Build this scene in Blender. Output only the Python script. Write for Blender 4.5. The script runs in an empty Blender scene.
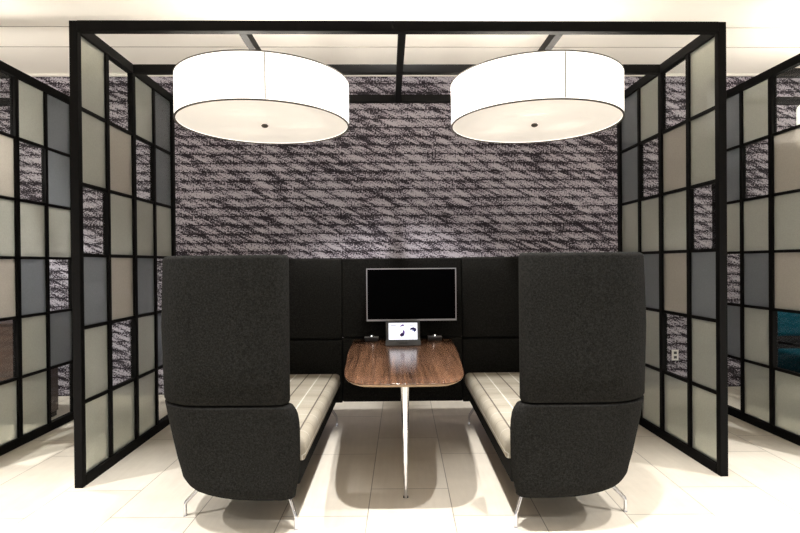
import bpy, bmesh, math, random
from mathutils import Vector, Matrix
random.seed(7)
PI = math.pi
scn = bpy.context.scene
col = scn.collection

# ------------------------------------------------------------------ node helpers
def new_mat(name):
    m = bpy.data.materials.new(name); m.use_nodes = True
    nt = m.node_tree; nt.nodes.clear()
    out = nt.nodes.new('ShaderNodeOutputMaterial')
    return m, nt, out

def nd(nt, t, **kw):
    n = nt.nodes.new(t)
    for k, v in kw.items():
        if k.startswith('i_'):
            n.inputs[k[2:].replace('_', ' ')].default_value = v
        else:
            setattr(n, k, v)
    return n

def val(nt, op, a, b=None, c=None, clamp=False):
    n = nt.nodes.new('ShaderNodeMath'); n.operation = op; n.use_clamp = clamp
    for i, x in enumerate((a, b, c)):
        if x is None: continue
        if isinstance(x, (int, float)): n.inputs[i].default_value = x
        else: nt.links.new(x, n.inputs[i])
    return n.outputs[0]

def mixc(nt, f, a, b, blend='MIX'):
    n = nt.nodes.new('ShaderNodeMix'); n.data_type = 'RGBA'; n.blend_type = blend
    for i, x in ((0, f), (6, a), (7, b)):
        if isinstance(x, (int, float)): n.inputs[i].default_value = x
        elif isinstance(x, tuple): n.inputs[i].default_value = (*x, 1) if len(x) == 3 else x
        else: nt.links.new(x, n.inputs[i])
    return n.outputs[2]

def coords(nt, scale=(1, 1, 1), rot=(0, 0, 0), loc=(0, 0, 0)):
    tc = nt.nodes.new('ShaderNodeTexCoord')
    mp = nt.nodes.new('ShaderNodeMapping')
    mp.inputs['Scale'].default_value = scale; mp.inputs['Rotation'].default_value = rot; mp.inputs['Location'].default_value = loc
    nt.links.new(tc.outputs['Object'], mp.inputs['Vector'])
    return mp.outputs[0]

def noise(nt, vec, scale, detail=3, rough=.5):
    n = nd(nt, 'ShaderNodeTexNoise'); n.inputs['Scale'].default_value = scale
    n.inputs['Detail'].default_value = detail; n.inputs['Roughness'].default_value = rough
    nt.links.new(vec, n.inputs['Vector']); return n.outputs['Fac']

def ramp(nt, f, stops):
    n = nt.nodes.new('ShaderNodeValToRGB'); e = n.color_ramp.elements
    while len(e) < len(stops): e.new(.5)
    for el, (p, c) in zip(e, stops):
        el.position = p; el.color = (*c, 1)
    nt.links.new(f, n.inputs[0]); return n.outputs[0]

def principled(nt, out, color, rough=.5, metal=0, spec=.5, bump=None, bump_s=.2, bump_d=.002, sheen=0):
    b = nt.nodes.new('ShaderNodeBsdfPrincipled')
    for k, x in (('Base Color', color), ('Roughness', rough), ('Metallic', metal), ('Specular IOR Level', spec), ('Sheen Weight', sheen)):
        if isinstance(x, tuple): b.inputs[k].default_value = (*x, 1)
        elif isinstance(x, (int, float)): b.inputs[k].default_value = x
        else: nt.links.new(x, b.inputs[k])
    if bump is not None:
        bn = nt.nodes.new('ShaderNodeBump'); bn.inputs['Strength'].default_value = bump_s; bn.inputs['Distance'].default_value = bump_d
        nt.links.new(bump, bn.inputs['Height']); nt.links.new(bn.outputs[0], b.inputs['Normal'])
    nt.links.new(b.outputs[0], out.inputs[0])
    return b

# ------------------------------------------------------------------ materials
def m_plain(name, c, rough=.5, metal=0, spec=.5, var=.15, scale=30):
    m, nt, out = new_mat(name)
    n = noise(nt, coords(nt), scale, 3)
    cc = mixc(nt, n, tuple(x*(1-var) for x in c), tuple(min(1, x*(1+var)) for x in c))
    principled(nt, out, cc, rough, metal, spec)
    return m

def m_fabric(name, c, scale=260):
    m, nt, out = new_mat(name)
    v = coords(nt)
    n1 = noise(nt, v, scale, 2, .6); n2 = noise(nt, v, 95, 3, .6)
    s = val(nt, 'ADD', val(nt, 'MULTIPLY', n1, .5), val(nt, 'MULTIPLY', n2, .5))
    cc = ramp(nt, s, [(.34, tuple(x*.45 for x in c)), (.5, c), (.66, tuple(x*1.9 for x in c))])
    principled(nt, out, cc, 1.0, 0, .03, bump=s, bump_s=.4, bump_d=.003, sheen=0)
    return m

def m_wallpaper():
    m, nt, out = new_mat('feather_wallpaper')
    tc = nt.nodes.new('ShaderNodeTexCoord'); sp = nt.nodes.new('ShaderNodeSeparateXYZ')
    nt.links.new(tc.outputs['Object'], sp.inputs[0])
    x, z = sp.outputs[0], sp.outputs[2]
    P = .0925
    # gentle waviness of the rows
    zr = val(nt, 'DIVIDE', z, P)
    row = val(nt, 'FLOOR', zr); v = val(nt, 'FRACT', zr)
    u = val(nt, 'ADD', x, val(nt, 'MULTIPLY', v, P*1.9))
    cv = nt.nodes.new('ShaderNodeCombineXYZ')
    nt.links.new(val(nt, 'MULTIPLY', u, 13.5), cv.inputs[0])
    nt.links.new(val(nt, 'MULTIPLY', v, .55), cv.inputs[1])
    nt.links.new(val(nt, 'MULTIPLY', row, 3.7), cv.inputs[2])
    n1 = noise(nt, cv.outputs[0], 1.0, 2, .5)
    # long bands drifting over several rows
    cb = nt.nodes.new('ShaderNodeCombineXYZ')
    nt.links.new(val(nt, 'MULTIPLY', val(nt, 'ADD', x, val(nt, 'MULTIPLY', z, 1.3)), 1.7), cb.inputs[0])
    nt.links.new(val(nt, 'MULTIPLY', z, 1.0), cb.inputs[1])
    n2 = noise(nt, cb.outputs[0], 1.0, 2, .5)
    # fine stipple
    cs = nt.nodes.new('ShaderNodeCombineXYZ')
    nt.links.new(val(nt, 'MULTIPLY', x, 62), cs.inputs[0]); nt.links.new(val(nt, 'MULTIPLY', z, 78), cs.inputs[1])
    n3 = noise(nt, cs.outputs[0], 1.0, 1, .6)
    # each row is lighter towards its upper edge, dark along its lower edge
    prof = val(nt, 'SUBTRACT', val(nt, 'PINGPONG', v, .5), .25)
    s = val(nt, 'ADD', val(nt, 'MULTIPLY', val(nt, 'SUBTRACT', n1, .5), 1.9), val(nt, 'MULTIPLY', val(nt, 'SUBTRACT', n3, .5), 2.1))
    s = val(nt, 'ADD', s, val(nt, 'MULTIPLY', val(nt, 'SUBTRACT', n2, .5), .45))
    s = val(nt, 'ADD', s, val(nt, 'MULTIPLY', prof, .75))
    s = val(nt, 'SUBTRACT', s, val(nt, 'MULTIPLY', val(nt, 'LESS_THAN', v, .11), .22))
    s = val(nt, 'ADD', s, .55)
    cc = ramp(nt, s, [(.22, (.014, .010, .0155)), (.43, (.055, .046, .060)), (.58, (.220, .200, .236)), (.85, (.45, .42, .475))])
    principled(nt, out, cc, .75, 0, .25)
    return m

def m_floor():
    m, nt, out = new_mat('stone_tile_floor')
    v = coords(nt, rot=(0, 0, PI/2 + math.radians(1.6)), loc=(.05, .30, 0))
    br = nt.nodes.new('ShaderNodeTexBrick')
    br.offset = .37; br.offset_frequency = 2; br.squash = 1
    br.inputs['Scale'].default_value = 1
    br.inputs['Color1'].default_value = (.69, .64, .565, 1); br.inputs['Color2'].default_value = (.77, .73, .665, 1)
    br.inputs['Mortar'].default_value = (.30, .27, .235, 1)
    br.inputs['Mortar Size'].default_value = .0028; br.inputs['Mortar Smooth'].default_value = .2
    br.inputs['Brick Width'].default_value = .92; br.inputs['Row Height'].default_value = .46
    nt.links.new(v, br.inputs['Vector'])
    w = coords(nt)
    n = noise(nt, w, 3.2, 6, .62)
    w2 = coords(nt, scale=(14, 1.4, 1))
    n2 = noise(nt, w2, 2.0, 5, .6)
    c = mixc(nt, val(nt, 'MULTIPLY', n, 1.0), (.80, .78, .75), (1.13, 1.12, 1.10))
    cc = mixc(nt, 1.0, br.outputs['Color'], c, 'MULTIPLY')
    cc = mixc(nt, 1.0, cc, mixc(nt, n2, (.90, .89, .87), (1.08, 1.08, 1.08)), 'MULTIPLY')
    principled(nt, out, cc, .38, 0, .4, bump=val(nt, 'SUBTRACT', 1, br.outputs['Fac']), bump_s=.3, bump_d=.001)
    return m

def m_wood(name, dark, light, axis='Y', rough=.3, scale=1.0):
    m, nt, out = new_mat(name)
    s = {'X': (1.3, 38, 38), 'Y': (38, 1.3, 38), 'Z': (38, 38, 1.3)}[axis]
    v = coords(nt, scale=tuple(q*scale for q in s))
    n1 = noise(nt, v, 1.0, 5, .65)
    v2 = coords(nt, scale=tuple(q*scale*.24 for q in s))
    n2 = noise(nt, v2, 1.0, 3, .5)
    v3 = coords(nt, scale=tuple(q*scale*2.1 for q in s))
    n3 = noise(nt, v3, 1.0, 2, .5)
    t = val(nt, 'ADD', val(nt, 'MULTIPLY', n1, .45), val(nt, 'MULTIPLY', n2, .25))
    t = val(nt, 'ADD', t, val(nt, 'MULTIPLY', n3, .30))
    mid = tuple((a+b)/2 for a, b in zip(dark, light))
    cc = ramp(nt, t, [(.33, dark), (.5, mid), (.68, light)])
    principled(nt, out, cc, rough, 0, .5)
    return m

def m_plaid():
    m, nt, out = new_mat('cream_plaid_fabric')
    tc = nt.nodes.new('ShaderNodeTexCoord'); sp = nt.nodes.new('ShaderNodeSeparateXYZ')
    nt.links.new(tc.outputs['UV'], sp.inputs[0])
    x, y = sp.outputs[0], sp.outputs[1]
    def line(c, per, off, w):
        f = val(nt, 'FRACT', val(nt, 'ADD', val(nt, 'DIVIDE', c, per), off))
        d = val(nt, 'ABSOLUTE', val(nt, 'SUBTRACT', f, .5))
        return val(nt, 'LESS_THAN', d, w/per*.5)
    n = noise(nt, coords(nt), 160, 3, .6)
    n2 = noise(nt, coords(nt), 14, 3, .6)
    base = mixc(nt, n, (.285, .26, .212), (.42, .39, .33))
    base = mixc(nt, val(nt, 'MULTIPLY', n2, .35), base, (.22, .195, .15))
    base = mixc(nt, val(nt, 'MULTIPLY', line(y, .30, .15, .10), .25), base, (.225, .195, .15))
    base = mixc(nt, val(nt, 'MULTIPLY', line(x, .196, -.2, .075), .22), base, (.24, .21, .165))
    base = mixc(nt, val(nt, 'MULTIPLY', line(y, .30, .65, .008), .4), base, (.52, .50, .45))
    base = mixc(nt, val(nt, 'MULTIPLY', line(x, .196, .08, .009), .75), base, (.60, .58, .53))
    base = mixc(nt, val(nt, 'MULTIPLY', line(y, .30, .15, .006), .55), base, (.12, .10, .08))
    base = mixc(nt, val(nt, 'MULTIPLY', line(x, .196, .58, .010), .88), base, (.075, .06, .05))
    principled(nt, out, base, .9, 0, .15, bump=n, bump_s=.3, bump_d=.002)
    return m

def m_frost(name, tint, diffuse_w, rough):
    m, nt, out = new_mat(name)
    v = coords(nt)
    n = noise(nt, v, 220, 2, .6)
    bn = nt.nodes.new('ShaderNodeBump'); bn.inputs['Strength'].default_value = .15; bn.inputs['Distance'].default_value = .002
    nt.links.new(n, bn.inputs['Height'])
    sk = noise(nt, v, 130, 2, .7)
    tcol = mixc(nt, sk, tuple(t*.80 for t in tint), tuple(min(1, t*1.14) for t in tint))
    rf = nd(nt, 'ShaderNodeBsdfRefraction'); rf.inputs['IOR'].default_value = 1.25
    rf.inputs['Roughness'].default_value = rough; rf.inputs['Color'].default_value = (*tint, 1)
    nt.links.new(bn.outputs[0], rf.inputs['Normal'])
    tr = nd(nt, 'ShaderNodeBsdfTranslucent'); nt.links.new(mixc(nt, 1.0, tcol, (.82, .82, .82), 'MULTIPLY'), tr.inputs['Color'])
    df = nd(nt, 'ShaderNodeBsdfDiffuse'); nt.links.new(mixc(nt, 1.0, tcol, (.62, .62, .62), 'MULTIPLY'), df.inputs['Color'])
    m1 = nd(nt, 'ShaderNodeMixShader'); m1.inputs[0].default_value = .5
    nt.links.new(tr.outputs[0], m1.inputs[1]); nt.links.new(df.outputs[0], m1.inputs[2])
    m2 = nd(nt, 'ShaderNodeMixShader'); m2.inputs[0].default_value = diffuse_w
    nt.links.new(rf.outputs[0], m2.inputs[1]); nt.links.new(m1.outputs[0], m2.inputs[2])
    gl = nd(nt, 'ShaderNodeBsdfGlossy'); gl.inputs['Roughness'].default_value = .03
    fr = nd(nt, 'ShaderNodeFresnel'); fr.inputs['IOR'].default_value = 1.4
    bf = val(nt, 'SUBTRACT', 1, nd(nt, 'ShaderNodeNewGeometry').outputs['Backfacing'])
    m3 = nd(nt, 'ShaderNodeMixShader')
    nt.links.new(val(nt, 'MULTIPLY', fr.outputs[0], bf), m3.inputs[0]); nt.links.new(m2.outputs[0], m3.inputs[1]); nt.links.new(gl.outputs[0], m3.inputs[2])
    nt.links.new(m3.outputs[0], out.inputs[0])
    return m

def m_clear(name):
    m, nt, out = new_mat(name)
    tp = nd(nt, 'ShaderNodeBsdfTransparent'); tp.inputs[0].default_value = (.93, .945, .94, 1)
    gl = nd(nt, 'ShaderNodeBsdfGlossy'); gl.inputs['Roughness'].default_value = .01
    fr = nd(nt, 'ShaderNodeFresnel'); fr.inputs['IOR'].default_value = 1.4
    bf = val(nt, 'SUBTRACT', 1, nd(nt, 'ShaderNodeNewGeometry').outputs['Backfacing'])
    v = noise(nt, coords(nt), 3, 1)
    m3 = nd(nt, 'ShaderNodeMixShader')
    nt.links.new(val(nt, 'MULTIPLY', val(nt, 'MULTIPLY', fr.outputs[0], bf), val(nt, 'ADD', .85, val(nt, 'MULTIPLY', v, .1))), m3.inputs[0])
    nt.links.new(tp.outputs[0], m3.inputs[1]); nt.links.new(gl.outputs[0], m3.inputs[2])
    nt.links.new(m3.outputs[0], out.inputs[0])
    return m

def m_glow(name, c, strength, base=(.9, .88, .84), translucent=0):
    m, nt, out = new_mat(name)
    n = noise(nt, coords(nt, scale=(1, 1, 40)), 25, 2)
    em = nd(nt, 'ShaderNodeEmission'); em.inputs['Color'].default_value = (*c, 1)
    nt.links.new(val(nt, 'MULTIPLY', val(nt, 'ADD', .97, val(nt, 'MULTIPLY', n, .06)), strength), em.inputs['Strength'])
    df = nd(nt, 'ShaderNodeBsdfDiffuse'); df.inputs[0].default_value = (*base, 1)
    tr = nd(nt, 'ShaderNodeBsdfTranslucent'); tr.inputs[0].default_value = (*base, 1)
    mx = nd(nt, 'ShaderNodeMixShader'); mx.inputs[0].default_value = translucent
    nt.links.new(df.outputs[0], mx.inputs[1]); nt.links.new(tr.outputs[0], mx.inputs[2])
    ad = nd(nt, 'ShaderNodeAddShader')
    nt.links.new(em.outputs[0], ad.inputs[0]); nt.links.new(mx.outputs[0], ad.inputs[1])
    nt.links.new(ad.outputs[0], out.inputs[0])
    return m

M = {}
M['wall'] = m_wallpaper()
M['floor'] = m_floor()
M['ceiling'] = m_plain('ceiling_paint', (.92, .885, .825), .9, 0, .1, .02, 4)
M['seam'] = m_plain('ceiling_seam', (.42, .38, .34), .8, 0, .2, .05)
M['black'] = m_plain('black_powder_coat', (.006, .0057, .0057), .6, 0, .05, .2, 60)
M['fabric'] = m_fabric('charcoal_wool', (.0138, .0136, .0128))
M['under'] = m_plain('black_base_cloth', (.012, .012, .012), .9, 0, .1, .2, 90)
M['plaid'] = m_plaid()
M['walnut'] = m_wood('walnut_veneer', (.018, .0085, .005), (.165, .083, .047), 'Y', .2)
M['edge'] = m_wood('pale_wood_edge', (.22, .14, .08), (.42, .29, .18), 'X', .4)
M['cab'] = m_wood('dark_walnut', (.018, .008, .005), (.062, .030, .018), 'X', .4)
M['cabend'] = m_wood('dark_walnut_end', (.020, .009, .006), (.055, .026, .017), 'Z', .4)
M['chrome'] = m_plain('polished_chrome', (.70, .70, .735), .14, 1, .5, .02)
M['silver'] = m_plain('silver_bezel', (.55, .55, .60), .35, .6, .5, .04)
M['screen'] = m_plain('dark_glass', (.0008, .0008, .0012), .3, 0, .02, .1)
M['darkplastic'] = m_plain('dark_plastic', (.02, .02, .021), .4, 0, .4, .1)
M['greyplastic'] = m_plain('grey_plastic', (.055, .057, .06), .3, 0, .5, .08)
M['palecap'] = m_plain('pale_cap', (.28, .28, .30), .3, .4, .5, .05)
M['led'] = m_glow('white_led', (1, 1, 1), 2.5)
M['shade'] = m_glow('lamp_fabric', (1, .965, .90), 1.15)
M['diffuser'] = m_glow('lamp_diffuser', (1, .925, .82), .46, (.62, .59, .55), .2)
M['rim'] = m_plain('bronze_rim', (.10, .085, .07), .45, .3, .5, .1)
M['frost'] = m_frost('frosted_glass', (.84, .855, .80), .40, .13)
M['frost2'] = m_frost('warm_frosted_glass', (.86, .83, .77), .42, .14)
M['grey'] = m_frost('grey_frosted_glass', (.54, .57, .59), .40, .17)
M['clear'] = m_clear('clear_glass')
M['teal'] = m_fabric('teal_cloth', (.006, .050, .072))
M['white'] = m_plain('white_plastic', (.8, .79, .76), .4, 0, .4, .03)
M['tab_screen'] = m_glow('tablet_screen', (.93, .93, 1.0), 1.3, (.02, .02, .02))
M['g_purple'] = m_glow('screen_violet', (.25, .10, .50), .5, (.02, .02, .02))
M['g_navy'] = m_glow('screen_navy', (.05, .03, .20), .3, (.02, .02, .02))
M['g_blue'] = m_glow('screen_blue', (.12, .18, .70), .45, (.02, .02, .02))
M['g_red'] = m_glow('screen_red', (.55, .08, .2), .45, (.02, .02, .02))
M['g_grey'] = m_glow('screen_grey', (.4, .4, .5), .6, (.02, .02, .02))

# ------------------------------------------------------------------ object helpers
def wloc(o):
    p = Vector((0, 0, 0))
    while o: p += o.location; o = o.parent
    return p

def obj(name, bm, mat, parent=None, smooth=True, bevel=0, seg=2, label=None, angle=35):
    me = bpy.data.meshes.new(name)
    bmesh.ops.recalc_face_normals(bm, faces=bm.faces[:])
    if parent is not None: bmesh.ops.translate(bm, vec=-wloc(parent), verts=bm.verts[:])
    bm.to_mesh(me); bm.free()
    me.materials.append(mat)
    o = bpy.data.objects.new(name, me); col.objects.link(o)
    if parent is not None: o.parent = parent
    if bevel:
        b = o.modifiers.new('bevel', 'BEVEL'); b.width = bevel; b.segments = seg; b.limit_method = 'ANGLE'; b.angle_limit = math.radians(angle)
    if smooth:
        me.polygons.foreach_set('use_smooth', [True]*len(me.polygons))
        if bevel: o.modifiers.new('wn', 'WEIGHTED_NORMAL')
        else: me.set_sharp_from_angle(angle=math.radians(40))
    if label: o['label'] = label
    return o

def thing(name, label, cat, loc, group=None):
    o = bpy.data.objects.new(name, None); col.objects.link(o)
    o.location = loc; o.empty_display_size = .1
    o['label'] = label; o['category'] = cat
    if group: o['group'] = group
    return o

def structure(o): o['kind'] = 'structure'; return o

def box(bm, x0, x1, y0, y1, z0, z1):
    vs = [bm.verts.new(p) for p in ((x0,y0,z0),(x1,y0,z0),(x1,y1,z0),(x0,y1,z0),(x0,y0,z1),(x1,y0,z1),(x1,y1,z1),(x0,y1,z1))]
    for f in ((0,3,2,1),(4,5,6,7),(0,1,5,4),(1,2,6,5),(2,3,7,6),(3,0,4,7)):
        bm.faces.new([vs[i] for i in f])
    return bm

def boxes(*a):
    bm = bmesh.new()
    for b in a: box(bm, *b)
    return bm

def loft(rings, caps=True, closed=True):
    bm = bmesh.new()
    R = [[bm.verts.new(p) for p in r] for r in rings]
    n = len(R[0])
    for a, b in zip(R, R[1:]):
        for i in range(n if closed else n-1):
            j = (i+1) % n
            bm.faces.new((a[i], a[j], b[j], b[i]))
    if caps:
        bm.faces.new(R[0]); bm.faces.new(R[-1])
    return bm

def tube(pts, rad, n=14):
    pts = [Vector(p) for p in pts]
    rings = []; ref = None
    for i, p in enumerate(pts):
        d = (pts[min(i+1, len(pts)-1)] - pts[max(i-1, 0)]).normalized()
        if ref is None: ref = Vector((1, 0, 0)) if abs(d.x) < .8 else Vector((0, 1, 0))
        a = (ref - d*ref.dot(d)).normalized(); b = d.cross(a); ref = a
        r = rad[i] if isinstance(rad, (list, tuple)) else rad
        rings.append([p + a*math.cos(2*PI*k/n)*r + b*math.sin(2*PI*k/n)*r for k in range(n)])
    return loft(rings)

def lathe(prof, c, n=64):
    rings = [[(c[0]+r*math.cos(2*PI*k/n), c[1]+r*math.sin(2*PI*k/n), c[2]+z) for k in range(n)] for r, z in prof]
    return rings

# ------------------------------------------------------------------ room
WY, HC = 5.56, 3.334
structure(obj('floor', boxes((-9, 9, -6, WY+.1, -.1, 0)), M['floor'], smooth=False))
structure(obj('wall_back', boxes((-9, 9, WY, WY+.1, 0, HC)), M['wall'], smooth=False))
structure(obj('ceiling', boxes((-9, 9, -6, WY+.1, HC, HC+.1)), M['ceiling'], smooth=False))
structure(obj('trim_1', boxes((-9, 9, 4.438, 4.447, HC-.003, HC)), M['seam'], smooth=False))
structure(obj('trim_2', boxes((-9, 9, 4.846, 4.857, HC-.003, HC)), M['seam'], smooth=False))
structure(obj('trim_3', boxes((-9, 9, WY-.03, WY, HC-.02, HC)), M['ceiling'], smooth=False))

# ------------------------------------------------------------------ booth frames with glazed screens
H = 2.835; T = .05; BH = .063
Y0, Y1 = 3.239, 4.70
ROWS = [.072, .51, .968, 1.417, 1.855, 2.32, 2.772]          # bar centres, bottom to top
PANES = ['FCFG', 'FWCG', 'CFFF', 'GWGC', 'FCFG', 'FFFC']         # top to bottom, front to back

def screen(parent, xc, dy=0.0):
    """the bar grid of one side screen, centred on the plane x = xc, with its panes as children"""
    y0, y1 = Y0+dy, Y1+dy
    ys = [y0+T, y0+.363, y0+.73, y0+1.075, y1-T]
    hw = [0, .018, .021, .016, 0]
    bm = bmesh.new(); h = T/2
    box(bm, xc-h, xc+h, y0+T, y1-T, H-BH, H); box(bm, xc-h, xc+h, y0+T, y1-T, 0, .063)
    for i in (1, 2, 3):
        d = .020 if i == 2 else .018
        box(bm, xc-d, xc+d, ys[i]-hw[i], ys[i]+hw[i], .063, H-BH)
    for z in ROWS[1:-1]:
        for i in range(4):
            box(bm, xc-.015, xc+.015, ys[i]+hw[i], ys[i+1]-hw[i+1], z-.011, z+.011)
    s = obj('side_screen', bm, M['black'], parent, smooth=False)
    for r in range(6):
        zt = H-BH if r == 0 else ROWS[6-r]-.011
        zb = .063 if r == 5 else ROWS[5-r]+.011
        for c in range(4):
            k = PANES[r][c]
            mat = {'F': 'frost', 'W': 'frost2', 'G': 'grey', 'C': 'clear'}[k]
            lab = {'C': 'clear glass pane', 'G': 'darker grey frosted glass pane', 'W': 'warm cream frosted glass pane', 'F': 'pale frosted glass pane'}[k]
            obj('glass_pane', boxes((xc-.004, xc+.004, ys[c]+hw[c], ys[c+1]-hw[c+1], zb, zt)), M[mat], s, smooth=False, label=lab)
    return s

def post(parent, xc, y):
    h = T/2
    obj('corner_post', boxes((xc-h, xc+h, y+(.004 if y < 4 else 0), y+T-(.004 if y < 4 else 0), 0, H)), M['black'], parent, bevel=.002, seg=1)

def beam(parent, b):
    obj('roof_beam', boxes(b), M['black'], parent, bevel=.002, seg=1)

HW = 2.0160
fr = thing('glazed_booth_enclosure', 'large black metal frame with glazed sides standing around the charcoal meeting booth', 'enclosure', (0, (Y0+Y1)/2, 0))
XP = HW - T/2
for s in (-1, 1):
    screen(fr, s*XP)
    post(fr, s*XP, Y0); post(fr, s*XP, Y1-T)
xi = HW - T
YM = 3.945
beam(fr, (-xi, xi, Y0, Y0+T, H-BH, H))
beam(fr, (-xi, xi, YM, YM+T, H-BH, H))
beam(fr, (-xi, xi, Y1-T, Y1, H-BH, H))
XQ = .985
for x in (-XQ, 0, XQ):
    beam(fr, (x-.024, x+.024, Y0+T, YM, H-BH, H-.002))
    beam(fr, (x-.024, x+.024, YM+T, Y1-T, H-BH, H-.002))

DY = .075
NX = 2.874 + T/2
for s, side in ((-1, 'left'), (1, 'right')):
    n = thing('glazed_booth_enclosure', f'next black metal frame with glazed side, cut off by the {side} edge of the photo', 'enclosure', (s*NX, (Y0+Y1)/2+DY, 0))
    screen(n, s*NX, DY); post(n, s*NX, Y0+DY); post(n, s*NX, Y1-T+DY)
    a, b = sorted((s*(NX+T/2), s*(NX+3.0)))
    for y in (Y0, YM, Y1-T):
        beam(n, (a, b, y+DY, y+DY+T, H-BH, H))
    post(n, s*(NX+3.0+T/2), Y0+DY); post(n, s*(NX+3.0+T/2), Y1-T+DY)

# ------------------------------------------------------------------ drum lamps
def drum(x, y, zb, zt, R, label, beam_z):
    L = thing('drum_lamp', label, 'lamp', (x, y, zb), 'drum pendant lamps')
    n = 96
    pr = [(R, 0), (R, zt-zb), (R-.006, zt-zb), (R-.006, 0)]
    rings = lathe(pr, (x, y, zb), n)
    bm = loft(rings + [rings[0]], caps=False)
    bmesh.ops.remove_doubles(bm, verts=bm.verts[:], dist=1e-5)
    sh = obj('lamp_shade', bm, M['shade'], L)
    for a in ((-1.34 if x < 0 else -1.53), PI*.17, PI*.83):       # sewn seams
        b2 = bmesh.new(); c, q = math.cos(a), math.sin(a)
        ring = []
        for z in (.006, zt-zb-.006):
            ring.append([Vector((x+c*(R+e)-q*t, y+q*(R+e)+c*t, zb+z)) for e, t in ((-.001, -.003), (.0012, -.003), (.0012, .003), (-.001, .003))])
        b2.free(); b2 = loft(ring)
        obj('seam', b2, M['rim'], sh, smooth=False, label='thin grey seam')
    for z, nm in ((0, 'bottom_rim'), (zt-zb, 'top_rim')):
        rr = lathe([(R+.003, z-.004), (R+.003, z+.003), (R-.009, z+.003), (R-.009, z-.004)], (x, y, zb), n)
        obj(nm, loft(rr+[rr[0]], caps=False), M['rim'], L, label='thin bronze rim')
    obj('diffuser', loft(lathe([(R-.008, .008), (R-.008, .012)], (x, y, zb), n)), M['diffuser'], L)
    obj('finial', loft(lathe([(.004, .006), (.018, .004), (.026, -.006), (.018, -.016), (.006, -.020)], (x, y, zb), 20)), M['rim'], L, label='dark metal finial')
    top = zt-.02
    obj('stem', tube([(x, y, zb+.012), (x, y, beam_z)], .011), M['black'], L, label='black metal stem')
    sp = bmesh.new()
    for k in range(3):
        a = k*2*PI/3+.5
        t2 = tube([(x, y, top), (x+(R-.004)*math.cos(a), y+(R-.004)*math.sin(a), top)], .004, 8)
        me = bpy.data.meshes.new('t'); t2.to_mesh(me); t2.free(); sp.from_mesh(me); bpy.data.meshes.remove(me)
    obj('shade_spider', sp, M['black'], L)
    for k in range(3):
        a = k*2*PI/3+.3
        ld = bpy.data.lights.new('bulb', 'POINT'); ld.energy = 14.0; ld.color = (1, .935, .84); ld.shadow_soft_size = .05
        lo = bpy.data.objects.new('bulb_light', ld); col.objects.link(lo); lo.location = (x+.27*math.cos(a), y+.27*math.sin(a), zb+.15)
    return L
ZB, ZT, LR, LY = 2.362, 2.660, .608, 3.86
drum(-XQ, LY, ZB, ZT, LR, 'large white drum lamp hanging in the booth, left of the pair', H-BH)
drum(XQ, LY, ZB, ZT, LR, 'large white drum lamp hanging in the booth, right of the pair', H-BH)
drum(3.865, 4.045, ZB-.03, ZT-.03, LR, 'white drum lamp in the neighbouring booth, barely showing at the right edge', H-BH)

# ------------------------------------------------------------------ the booth: rotated a little against the frame
TH = math.radians(-1.15)
CT, ST = math.cos(TH), math.sin(TH)
def B(a, b, z=0.0):
    return Vector((-.022 + a*CT - b*ST, 2.60 + a*ST + b*CT, z))

def lerp(t, tab):
    for (x0, y0), (x1, y1) in zip(tab, tab[1:]):
        if t <= x1:
            f = 0 if x1 == x0 else (t-x0)/(x1-x0)
            return y0+(y1-y0)*max(0, f)
    return tab[-1][1]

LEN = 1.88                 # outside length of a sofa
def u_ring(s, z, ef, er, out, ins, th, rc=.25, lift=0.0):
    """closed U-shaped outline of the wrap-around shell at one height, in booth coordinates a (outwards), b (to the wall)"""
    f0, b1 = ins, LEN-ins*.4
    outer = []; inner = []
    def arc(cx, cy, r, a0, a1, n): return [(cx+r*math.cos(a0+(a1-a0)*k/n), cy+r*math.sin(a0+(a1-a0)*k/n)) for k in range(n+1)]
    # outer run: front arm end -> front corner -> back -> rear corner -> rear arm end
    hr = th/2*.98
    pts = arc(ef+hr, f0+hr, hr, PI, 1.5*PI, 5)
    for k in range(1, 5): pts.append((ef+hr+(out-rc-ef-hr)*k/5, f0))
    pts += arc(out-rc, f0+rc, rc, -PI/2, 0, 12)
    for k in range(1, 6): pts.append((out, f0+rc+(b1-f0-2*rc)*k/6))
    r2 = .12
    pts += arc(out-r2, b1-r2, r2, 0, PI/2, 8)
    pts.append(((out+er)/2, b1))
    pts += arc(er+.012, b1-.012, .012, PI/2, PI, 3)
    ri = max(.03, rc-th)
    pts += arc(er+.012, b1-th+.012, .012, PI, 1.5*PI, 3)
    pts.append(((out+er)/2, b1-th))
    pts += arc(out-th-.04, b1-th-.04, .04, PI/2, 0, 6)
    for k in range(1, 6): pts.append((out-th, b1-th-.04-(b1-f0-2*th-.04-ri)*k/6))
    pts += arc(out-th-ri, f0+th+ri, ri, 0, -PI/2, 10)
    for k in range(1, 5): pts.append((out-th-ri+(ef+hr-(out-th-ri))*k/5, f0+th))
    pts += arc(ef+hr, f0+th-hr, hr, PI/2, PI, 5)
    return [B(s*a, b, z + lift*max(0, b-.12)/LEN) for a, b in pts]

def rounded_levels(z0, z1, r, n=5):
    lv = [(z0 + r*(1-math.cos(k/n*PI/2)), r*(1-math.sin(k/n*PI/2))) for k in range(n+1)]
    return lv

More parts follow.
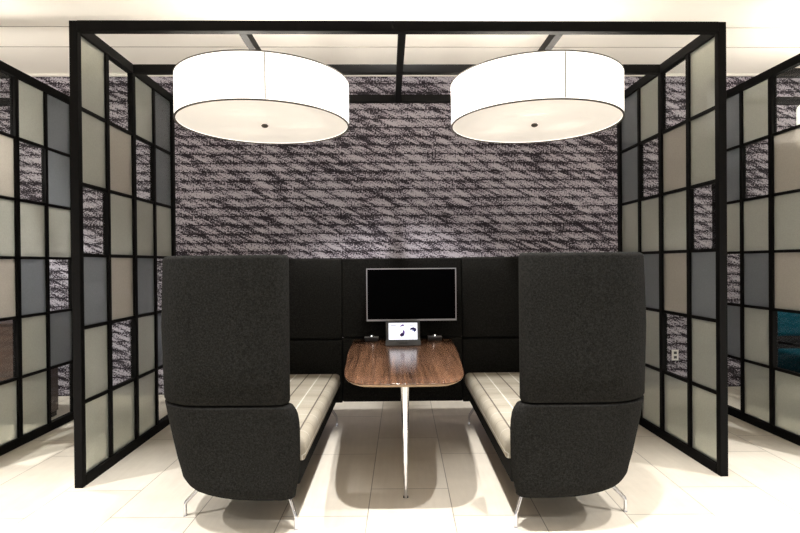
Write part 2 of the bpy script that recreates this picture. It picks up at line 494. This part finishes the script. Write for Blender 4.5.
def sofa(s, label):
    base = B(s*.85, LEN/2, 0)
    S = thing('booth_sofa', label, 'sofa', base, 'high-backed booth sofas')
    th = .115
    # upper wrap
    z0, z1, r = .652, 1.398, .022
    lv = [(z0, .010), (z0+.004, .004), (z0+.012, 0)] + [(z0+.012+(z1-r-z0-.012)*k/4, 0) for k in range(1, 5)] + \
         [(z1-r+r*math.sin(k/5*PI/2), r*(1-math.cos(k/5*PI/2))) for k in range(1, 6)]
    rings = []
    for z, i in lv:
        w = .0 + .012*(1-abs((z-1.03)/.37))      # soft swell of the padding
        rings.append(u_ring(s, z, .580+i, .500+i*.3, 1.282+w-i, i, th-2*i, .27, .085*(z1-z)/(z1-z0)))
    obj('upper_wrap', loft(rings), M['fabric'], S, label='charcoal upholstered upper back and arms')
    # lower wrap, tapering like a bucket
    outp = [(.176, .93), (.180, 1.02), (.19, 1.09), (.21, 1.145), (.25, 1.185), (.30, 1.205), (.36, 1.222), (.45, 1.241), (.55, 1.262), (.646, 1.280)]
    ep = [(.176, .560), (.25, .545), (.35, .533), (.50, .531), (.58, .536), (.615, .550), (.638, .565), (.646, .580)]
    rings = []
    for z in (.176, .180, .187, .196, .207, .22, .235, .255, .28, .31, .35, .40, .45, .50, .55, .59, .615, .63, .638, .643, .646):
        o = lerp(z, outp)
        i = .010 if z >= .646 else .004 if z >= .643 else 0
        bot = max(0, .03*(1-(z-.176)/.05)) if z < .226 else 0
        rc = .27 - max(0, (.30-z))*.4
        rings.append(u_ring(s, z, lerp(z, ep)+i*.3, .500+i*.3, o-i, i+bot*.3+.008*max(0, (.656-z)/.47), th-2*i, rc, .030 + .055*(z-.176)/.48))
    obj('lower_wrap', loft(rings), M['fabric'], S, label='charcoal upholstered lower shell')
    # base under the seat
    def slab(a0, a1, b0, b1, z0, z1):
        bm = bmesh.new()
        v = [bm.verts.new(B(s*a, b, z)) for z in (z0, z1) for a, b in ((a0, b0), (a1, b0), (a1, b1), (a0, b1))]
        for f in ((0,3,2,1),(4,5,6,7),(0,1,5,4),(1,2,6,5),(2,3,7,6),(3,0,4,7)): bm.faces.new([v[i] for i in f])
        return bm
    obj('seat_base', slab(.550, .99, th+.03, LEN-th-.002, .20, .321), M['under'], S, bevel=.012, label='black base under the seat')
    # cushion
    a0, a1, b0, b1, z0, z1 = .515, 1.03, th+.010, LEN-th-.002, .322, .448
    bm = bmesh.new()
    nx, ny = 14, 34
    uvl = bm.loops.layers.uv.new('UVMap')
    def super_pt(u, v, top):
        a = a0+(a1-a0)*u; b = b0+(b1-b0)*v
        ed = min(u*(a1-a0), v*(b1-b0), (1-v)*(b1-b0))
        R = .045; k = 0 if ed >= R else (1-math.sqrt(max(0, 1-(1-ed/R)**2)))
        zc = (z0+z1)/2; h = (z1-z0)/2
        z = zc + (h*(1-k*.72) + .008*math.sin(PI*u)*math.sin(PI*v) if top else -h*(1-k*.6))
        return B(s*a, b, z), (a, b)
    us = [0, .012, .03, .055, .085]+[.085+(.915)*k/nx for k in range(1, nx+1)]
    vs = [0, .004, .010, .018, .027]+[.027+.946*k/ny for k in range(1, ny+1)]+[.982, .99, .996, 1]
    grid = {}
    for top in (0, 1):
        for i, u in enumerate(us):
            for j, v in enumerate(vs):
                p, uv = super_pt(u, v, top); grid[top, i, j] = (bm.verts.new(p), uv)
    def face(ks):
        f = bm.faces.new([grid[k][0] for k in ks])
        for l, k in zip(f.loops, ks):
            uv = grid[k][1]; off = 0 if k[0] else -.06
            l[uvl].uv = (uv[0]+off, uv[1])
    I, J = len(us)-1, len(vs)-1
    for top in (0, 1):
        for i in range(I):
            for j in range(J): face([(top, i, j), (top, i+1, j), (top, i+1, j+1), (top, i, j+1)])
    for i in range(I):
        for j in (0, J): face([(0, i, j), (0, i+1, j), (1, i+1, j), (1, i, j)])
    for j in range(J):
        for i in (0, I): face([(0, i, j), (0, i, j+1), (1, i, j+1), (1, i, j)])
    obj('seat_cushion', bm, M['plaid'], S, label='cream plaid seat cushion')
    # bent chrome legs
    for ft, tp in (((.561, .082), (.630, .150)), ((1.188, .240), (1.045, .330)), ((.552, 1.80), (.625, 1.73)), ((1.188, 1.64), (1.045, 1.55))):
        f = Vector((s*ft[0], ft[1])); t = Vector((s*tp[0], tp[1]))
        P = [B(*f, 0), B(*f, .006), B(*f, .060), B(*(f+(t-f)*.03), .072), B(*(f+(t-f)*.12), .086), B(*t, .215)]
        obj('leg', tube(P, [.012, .0095, .0095, .0095, .0098, .011]), M['chrome'], S, label='bent chrome leg')
    return S
sofa(-1, 'high-backed charcoal booth sofa with plaid seat, left of the table')
sofa(1, 'high-backed charcoal booth sofa with plaid seat, right of the table')

# centre media panel between the sofas
def bbox(a0, a1, b0, b1, z0, z1):
    bm = bmesh.new()
    v = [bm.verts.new(B(a, b, z)) for z in (z0, z1) for a, b in ((a0, b0), (a1, b0), (a1, b1), (a0, b1))]
    for f in ((0,3,2,1),(4,5,6,7),(0,1,5,4),(1,2,6,5),(2,3,7,6),(3,0,4,7)): bm.faces.new([v[i] for i in f])
    return bm
PB = LEN-.115            # face of the panel
mp = thing('media_panel', 'charcoal upholstered end panel behind the screen, between the two sofas', 'panel', B(0, LEN-.05, .2))
obj('upper_pad', bbox(-.496, .496, PB, LEN, .738, 1.393), M['fabric'], mp, bevel=.012, seg=3)
obj('lower_pad', bbox(-.496, .496, PB+.002, LEN, .205, .734), M['fabric'], mp, bevel=.010, seg=3)

# television
tx0, tx1, tz0, tz1 = -.276, .452, .884, 1.310
tv = thing('television', 'wall-mounted black television with thin silver bezel on the end panel', 'television', ((tx0+tx1)/2, 4.30, tz0))
ty = 4.265
obj('housing', boxes((tx0+.01, tx1-.01, ty+.008, ty+.05, tz0+.008, tz1-.008)), M['darkplastic'], tv, bevel=.006)
bz = .008
obj('bezel', boxes((tx0, tx1, ty, ty+.012, tz0, tz0+.014), (tx0, tx1, ty, ty+.012, tz1-bz, tz1), (tx0, tx0+bz, ty, ty+.012, tz0+.014, tz1-bz), (tx1-bz, tx1, ty, ty+.012, tz0+.014, tz1-bz)), M['silver'], tv, smooth=False, label='thin silver bezel')
obj('screen', boxes((tx0+bz, tx1-bz, ty+.003, ty+.01, tz0+.014, tz1-bz)), M['screen'], tv, smooth=False, label='black switched-off screen')
obj('wall_mount', boxes((tx0+.25, tx1-.25, ty+.05, 4.354, tz0+.1, tz1-.1)), M['black'], tv)

# ------------------------------------------------------------------ table
tb = thing('meeting_table', 'tapered walnut table on a chrome leg between the two sofas', 'table', B(0, .43, 0))
def outline(inset):
    far = PB-.004
    right = []
    for k in range(9):
        b = far + (.44-far)*k/8
        w = lerp(-b, [(-far, .402), (-1.5, .400), (-1.1, .388), (-.8, .368), (-.60, .357), (-.44, .345)])
        right.append((w-inset, b))
    # rounded near corner
    P0, P1, P2 = Vector((.345-inset, .44)), Vector((.318-inset, .172+inset)), Vector((.19, .160+inset))
    for k in range(1, 11):
        t = k/10; p = P0*(1-t)**2 + P1*2*t*(1-t) + P2*t*t
        right.append((p.x, p.y))
    right.append((.10, .155+inset)); right.append((.04, .154+inset))
    left = [(-a, b) for a, b in reversed(right)]
    return right + left
TZ = .720
rings = []
for z, i in ((TZ-.006, 0.0), (TZ-.0025, 0.0), (TZ-.0008, .001), (TZ, .003)):
    rings.append([B(a, b, z) for a, b in outline(i)])
obj('tabletop', loft(rings), M['walnut'], tb)
rings = []
for z, i in ((TZ-.024, .030), (TZ-.017, .012), (TZ-.010, .002), (TZ-.006, 0.0005)):
    rings.append([B(a, b, z) for a, b in outline(i)])
obj('edge_band', loft(rings), M['edge'], tb, label='pale wooden edge')
# blade leg
def blade(z, wa, wb, bc):
    n = 20; r = []
    for k in range(n):
        t = 2*PI*k/n
        ca, sa = math.cos(t), math.sin(t)
        r.append(B(.004 + wa*math.copysign(abs(ca)**.6, ca), bc + wb*math.copysign(abs(sa)**.6, sa), z))
    return r
obj('leg', loft([blade(.006, .009, .020, .434), blade(.16, .011, .026, .438), blade(.40, .0195, .034, .445), blade(.60, .0245, .042, .45), blade(TZ-.026, .0265, .05, .455)]), M['chrome'], tb, label='tapered polished chrome leg')
for d in (-.009, .011):
    obj('foot_glide', loft([[B(.003+d+.005*math.cos(t*PI/6), .434+.008*math.sin(t*PI/6), z) for t in range(12)] for z in (0, .008)]), M['darkplastic'], tb)
obj('mounting_plate', bbox(-.10, .10, .36, .56, TZ-.034, TZ-.024), M['darkplastic'], tb)
obj('wall_bracket', bbox(-.16, .16, PB-.10, PB-.003, TZ-.075, TZ-.026), M['darkplastic'], tb)

# touch tablet on a stand
def tilt_box(bm, c, w, h, d, tilt, x0=-.5, x1=.5, z0=0, z1=1, dep=0, dth=None):
    """a box in the plane of a panel leaning back by tilt; fractions x0..x1, z0..z1 of w and h; dep = how far in front of the panel face"""
    dth = d if dth is None else dth
    up = Vector((0, math.sin(tilt), math.cos(tilt))); nrm = Vector((0, -math.cos(tilt), math.sin(tilt))); rt = Vector((1, 0, 0))
    o = Vector(c); vs = []
    for e in (dep, dep-dth):
        for fx, fz in ((x0, z0), (x1, z0), (x1, z1), (x0, z1)):
            vs.append(bm.verts.new(o + rt*w*fx + up*h*fz + nrm*e))
    for f in ((0,1,2,3),(7,6,5,4),(0,4,5,1),(1,5,6,2),(2,6,7,3),(3,7,4,0)): bm.faces.new([vs[i] for i in f])
    return bm
tc_ = (.011, 4.02, TZ); TW, THT, TT = .262, .196, math.radians(14)
tab = thing('touch_tablet', 'small grey touch tablet with a lit white screen on the walnut table', 'tablet', tc_)
obj('case', tilt_box(bmesh.new(), tc_, TW, THT, .016, TT), M['greyplastic'], tab, bevel=.004, label='grey case')
obj('stand', boxes((tc_[0]-.10, tc_[0]+.10, tc_[1]+.012, tc_[1]+.085, TZ, TZ+.012), (tc_[0]-.03, tc_[0]+.03, tc_[1]+.04, tc_[1]+.05, TZ+.012, TZ+.11)), M['darkplastic'], tab)
obj('front_foot', tilt_box(bmesh.new(), tc_, TW*1.03, THT, .01, TT, -.5, .5, .01, .21, .006), M['greyplastic'], tab, bevel=.002)
obj('speaker_slot', tilt_box(bmesh.new(), tc_, TW, THT, .001, TT, -.12, .12, .09, .12, .0068), M['darkplastic'], tab, smooth=False)
sc_ = obj('screen', tilt_box(bmesh.new(), tc_, TW, THT, .002, TT, -.42, .42, .245, .90, .0015), M['tab_screen'], tab, smooth=False, label='lit white screen')
obj('camera_bar', tilt_box(bmesh.new(), tc_, TW, THT, .001, TT, -.22, .42, .94, .97, .0008), M['darkplastic'], tab, smooth=False)
def blob(pts, mat):
    up = Vector((0, math.sin(TT), math.cos(TT))); nrm = Vector((0, -math.cos(TT), math.sin(TT))); o = Vector(tc_)
    rg = [[o+Vector((1, 0, 0))*TW*x+up*THT*z+nrm*e for x, z in pts] for e in (.0015, .0022)]
    obj('screen_graphic', loft(rg), M[mat], sc_, smooth=False)
def ell(cx, cz, rx, rz, rot=0, n=14):
    c, q = math.cos(rot), math.sin(rot)
    return [(cx+rx*math.cos(t)*c-rz*math.sin(t)*q, cz+rx*math.cos(t)*q+rz*math.sin(t)*c) for t in [2*PI*k/n for k in range(n)]]
blob(ell(-.01, .805, .05, .034, .2), 'g_purple'); blob(ell(-.065, .77, .028, .018, -.4), 'g_purple')
blob(ell(-.025, .44, .06, .085, -.5), 'g_navy'); blob(ell(.02, .54, .03, .075, .1), 'g_purple'); blob(ell(-.075, .42, .02, .035, .4), 'g_red')
blob([(.19, .62), (.23, .70), (.31, .725), (.39, .67), (.39, .59), (.33, .53), (.325, .60), (.27, .63)], 'g_navy')
blob([(.26, .60), (.34, .55), (.35, .575), (.27, .625)], 'g_blue')
for x0, x1, z in ((-.36, -.20, .80), (-.18, -.17, .66), (.20, .30, .80), (.14, .17, .74), (.26, .38, .335), (-.18, -.16, .35)):
    blob([(x0, z-.011), (x1, z-.011), (x1, z+.011), (x0, z+.011)], 'g_grey')

# two little boxes at the end of the table
for x, lab in ((-.238, 'small black device with pale top left of the tablet'), (.276, 'small black device with pale top right of the tablet')):
    y = 4.295
    d = thing('connection_box', lab, 'device', (x, y, TZ), 'small black devices on the table')
    obj('body', boxes((x-.055, x+.055, y-.035, y+.035, TZ, TZ+.030)), M['darkplastic'], d, bevel=.005)
    obj('cover', boxes((x-.057, x+.057, y-.037, y+.037, TZ+.030, TZ+.034)), M['palecap'], d, bevel=.0015, label='pale metal top')
    obj('knob', loft(lathe([(.018, .037), (.018, .046), (.012, .050)], (x, y, TZ), 20)), M['darkplastic'], d)
    obj('indicator_light', boxes((x-.005, x+.005, y-.020, y-.017, TZ+.038, TZ+.047)), M['led'], d, smooth=False, label='tiny white light')

# ------------------------------------------------------------------ behind and beside
ox, oz = 2.955, .347
ot = thing('wall_outlet', 'white wall outlet plate low on the patterned wallpaper', 'outlet', (ox, WY, oz))
obj('cover_plate', boxes((ox-.036, ox+.036, WY-.007, WY, oz-.058, oz+.058)), M['white'], ot, bevel=.003)
for dz in (-.024, .024):
    obj('socket', boxes((ox-.016, ox+.016, WY-.0085, WY-.006, oz+dz-.014, oz+dz+.014)), M['greyplastic'], ot, smooth=False)

cb = thing('cabinet', 'dark walnut cabinet behind the glass screen at the left edge', 'cabinet', (-3.85, 4.72, 0))
obj('body', boxes((-4.6, -3.152, 4.57, 4.87, .06, .85)), M['cab'], cb, bevel=.003)
obj('end_panel', boxes((-3.15, -3.112, 4.545, 4.875, .045, .87)), M['cabend'], cb, bevel=.003)
obj('top', boxes((-4.6, -3.152, 4.545, 4.875, .852, .87)), M['cab'], cb, bevel=.002)
obj('plinth', boxes((-4.6, -3.12, 4.58, 4.86, 0, .045)), M['black'], cb)
for k in range(3):
    x = -4.59+k*.478
    dr = obj('door', boxes((x, x+.47, 4.55, 4.57, .07, .845)), M['cab'], cb, bevel=.002)

ax, ay = 3.71, 4.50
ar = thing('armchair', 'teal armchair behind the glass screen at the right edge', 'armchair', (ax, ay, 0))
def pad(x0, x1, y0, y1, z0, z1): return boxes((x0, x1, y0, y1, z0, z1))
obj('backrest', pad(ax-.32, ax+.32, ay+.18, ay+.32, .65, .90), M['teal'], ar, bevel=.05, seg=4)
obj('seat', pad(ax-.30, ax+.30, ay-.32, ay+.22, .37, .55), M['teal'], ar, bevel=.035, seg=4)
for q in (-1, 1):
    obj('arm', tube([(ax+q*.36, ay-.26, .27), (ax+q*.36, ay-.27, .60), (ax+q*.36, ay-.24, .625), (ax+q*.36, ay+.22, .625), (ax+q*.36, ay+.27, .60), (ax+q*.36, ay+.27, .27)], .016), M['black'], ar, label='black metal arm')
obj('gap_shade_support', pad(ax-.28, ax+.28, ay+.20, ay+.24, .30, .68), M['under'], ar, bevel=.008)  # carries the backrest; its black stands in for shade in the gap
obj('seat_frame', pad(ax-.38, ax+.38, ay-.29, ay+.29, .26, .36), M['under'], ar, bevel=.01)
for sx in (-.33, .33):
    for sy in (-.25, .25):
        obj('leg', tube([(ax+sx*1.06, ay+sy*1.06, 0), (ax+sx, ay+sy, .27)], [.011, .017]), M['black'], ar)

# ------------------------------------------------------------------ lights
def spot(x, y, watts, cone=75, blend=.35, color=(1, .975, .935), r=.03):
    ld = bpy.data.lights.new('downlight', 'SPOT'); ld.energy = watts; ld.color = color
    ld.spot_size = math.radians(cone); ld.spot_blend = blend; ld.shadow_soft_size = r
    o = bpy.data.objects.new('downlight', ld); col.objects.link(o); o.location = (x, y, HC-.02)
    return o
spot(-.06, 2.25, 440, 76, .8)
spot(.85, 2.25, 250, 60, .7)
spot(-1.75, 2.20, 380, 62, .6)
spot(1.95, 2.20, 330, 62, .6)
spot(-3.5, 2.25, 400, 112, .8)
spot(3.6, 2.25, 400, 112, .8)
spot(-5.3, 2.25, 380, 80, .6)
spot(5.3, 2.25, 380, 80, .6)
for x in (-3.9, 0, 3.9):
    spot(x, 3.90, 290, 100)
for k in range(3):          # bulbs of an unseen lamp beyond the left edge, added to brighten the ceiling
    ld = bpy.data.lights.new('bulb', 'POINT'); ld.energy = 14; ld.color = (1, .935, .84); ld.shadow_soft_size = .05
    lo = bpy.data.objects.new('bulb_light', ld); col.objects.link(lo); lo.location = (-3.95+.25*k, LY, ZB+.15)
for x in (-2.4, 0, 2.4):
    spot(x, -.3, 85, 110)

w = bpy.data.worlds.new('hall'); scn.world = w; w.use_nodes = True
bg = w.node_tree.nodes['Background']; bg.inputs[0].default_value = (1, .975, .94, 1); bg.inputs[1].default_value = .64

# ------------------------------------------------------------------ camera
yaw, pit, rol, f = .0233, -.0060, -.0086, 527.9
fw = Vector((math.sin(yaw)*math.cos(pit), math.cos(yaw)*math.cos(pit), math.sin(pit)))
r = Vector((math.cos(yaw), -math.sin(yaw), 0)); u = r.cross(fw)
R = r*math.cos(rol) + u*math.sin(rol); U = -r*math.sin(rol) + u*math.cos(rol)
cd = bpy.data.cameras.new('camera'); cd.sensor_width = 36; cd.lens = 36*f/800; cd.clip_start = .05
co = bpy.data.objects.new('camera', cd); col.objects.link(co)
co.matrix_world = Matrix(((R.x, U.x, -fw.x, -.1022), (R.y, U.y, -fw.y, 0), (R.z, U.z, -fw.z, 1.35), (0, 0, 0, 1)))
scn.camera = co

scn.cycles.denoising_prefilter = 'NONE'
scn.view_settings.view_transform = 'Standard'; scn.view_settings.look = 'None'
scn.view_settings.exposure = .12; scn.view_settings.gamma = 1; scn.view_settings.use_curve_mapping = False
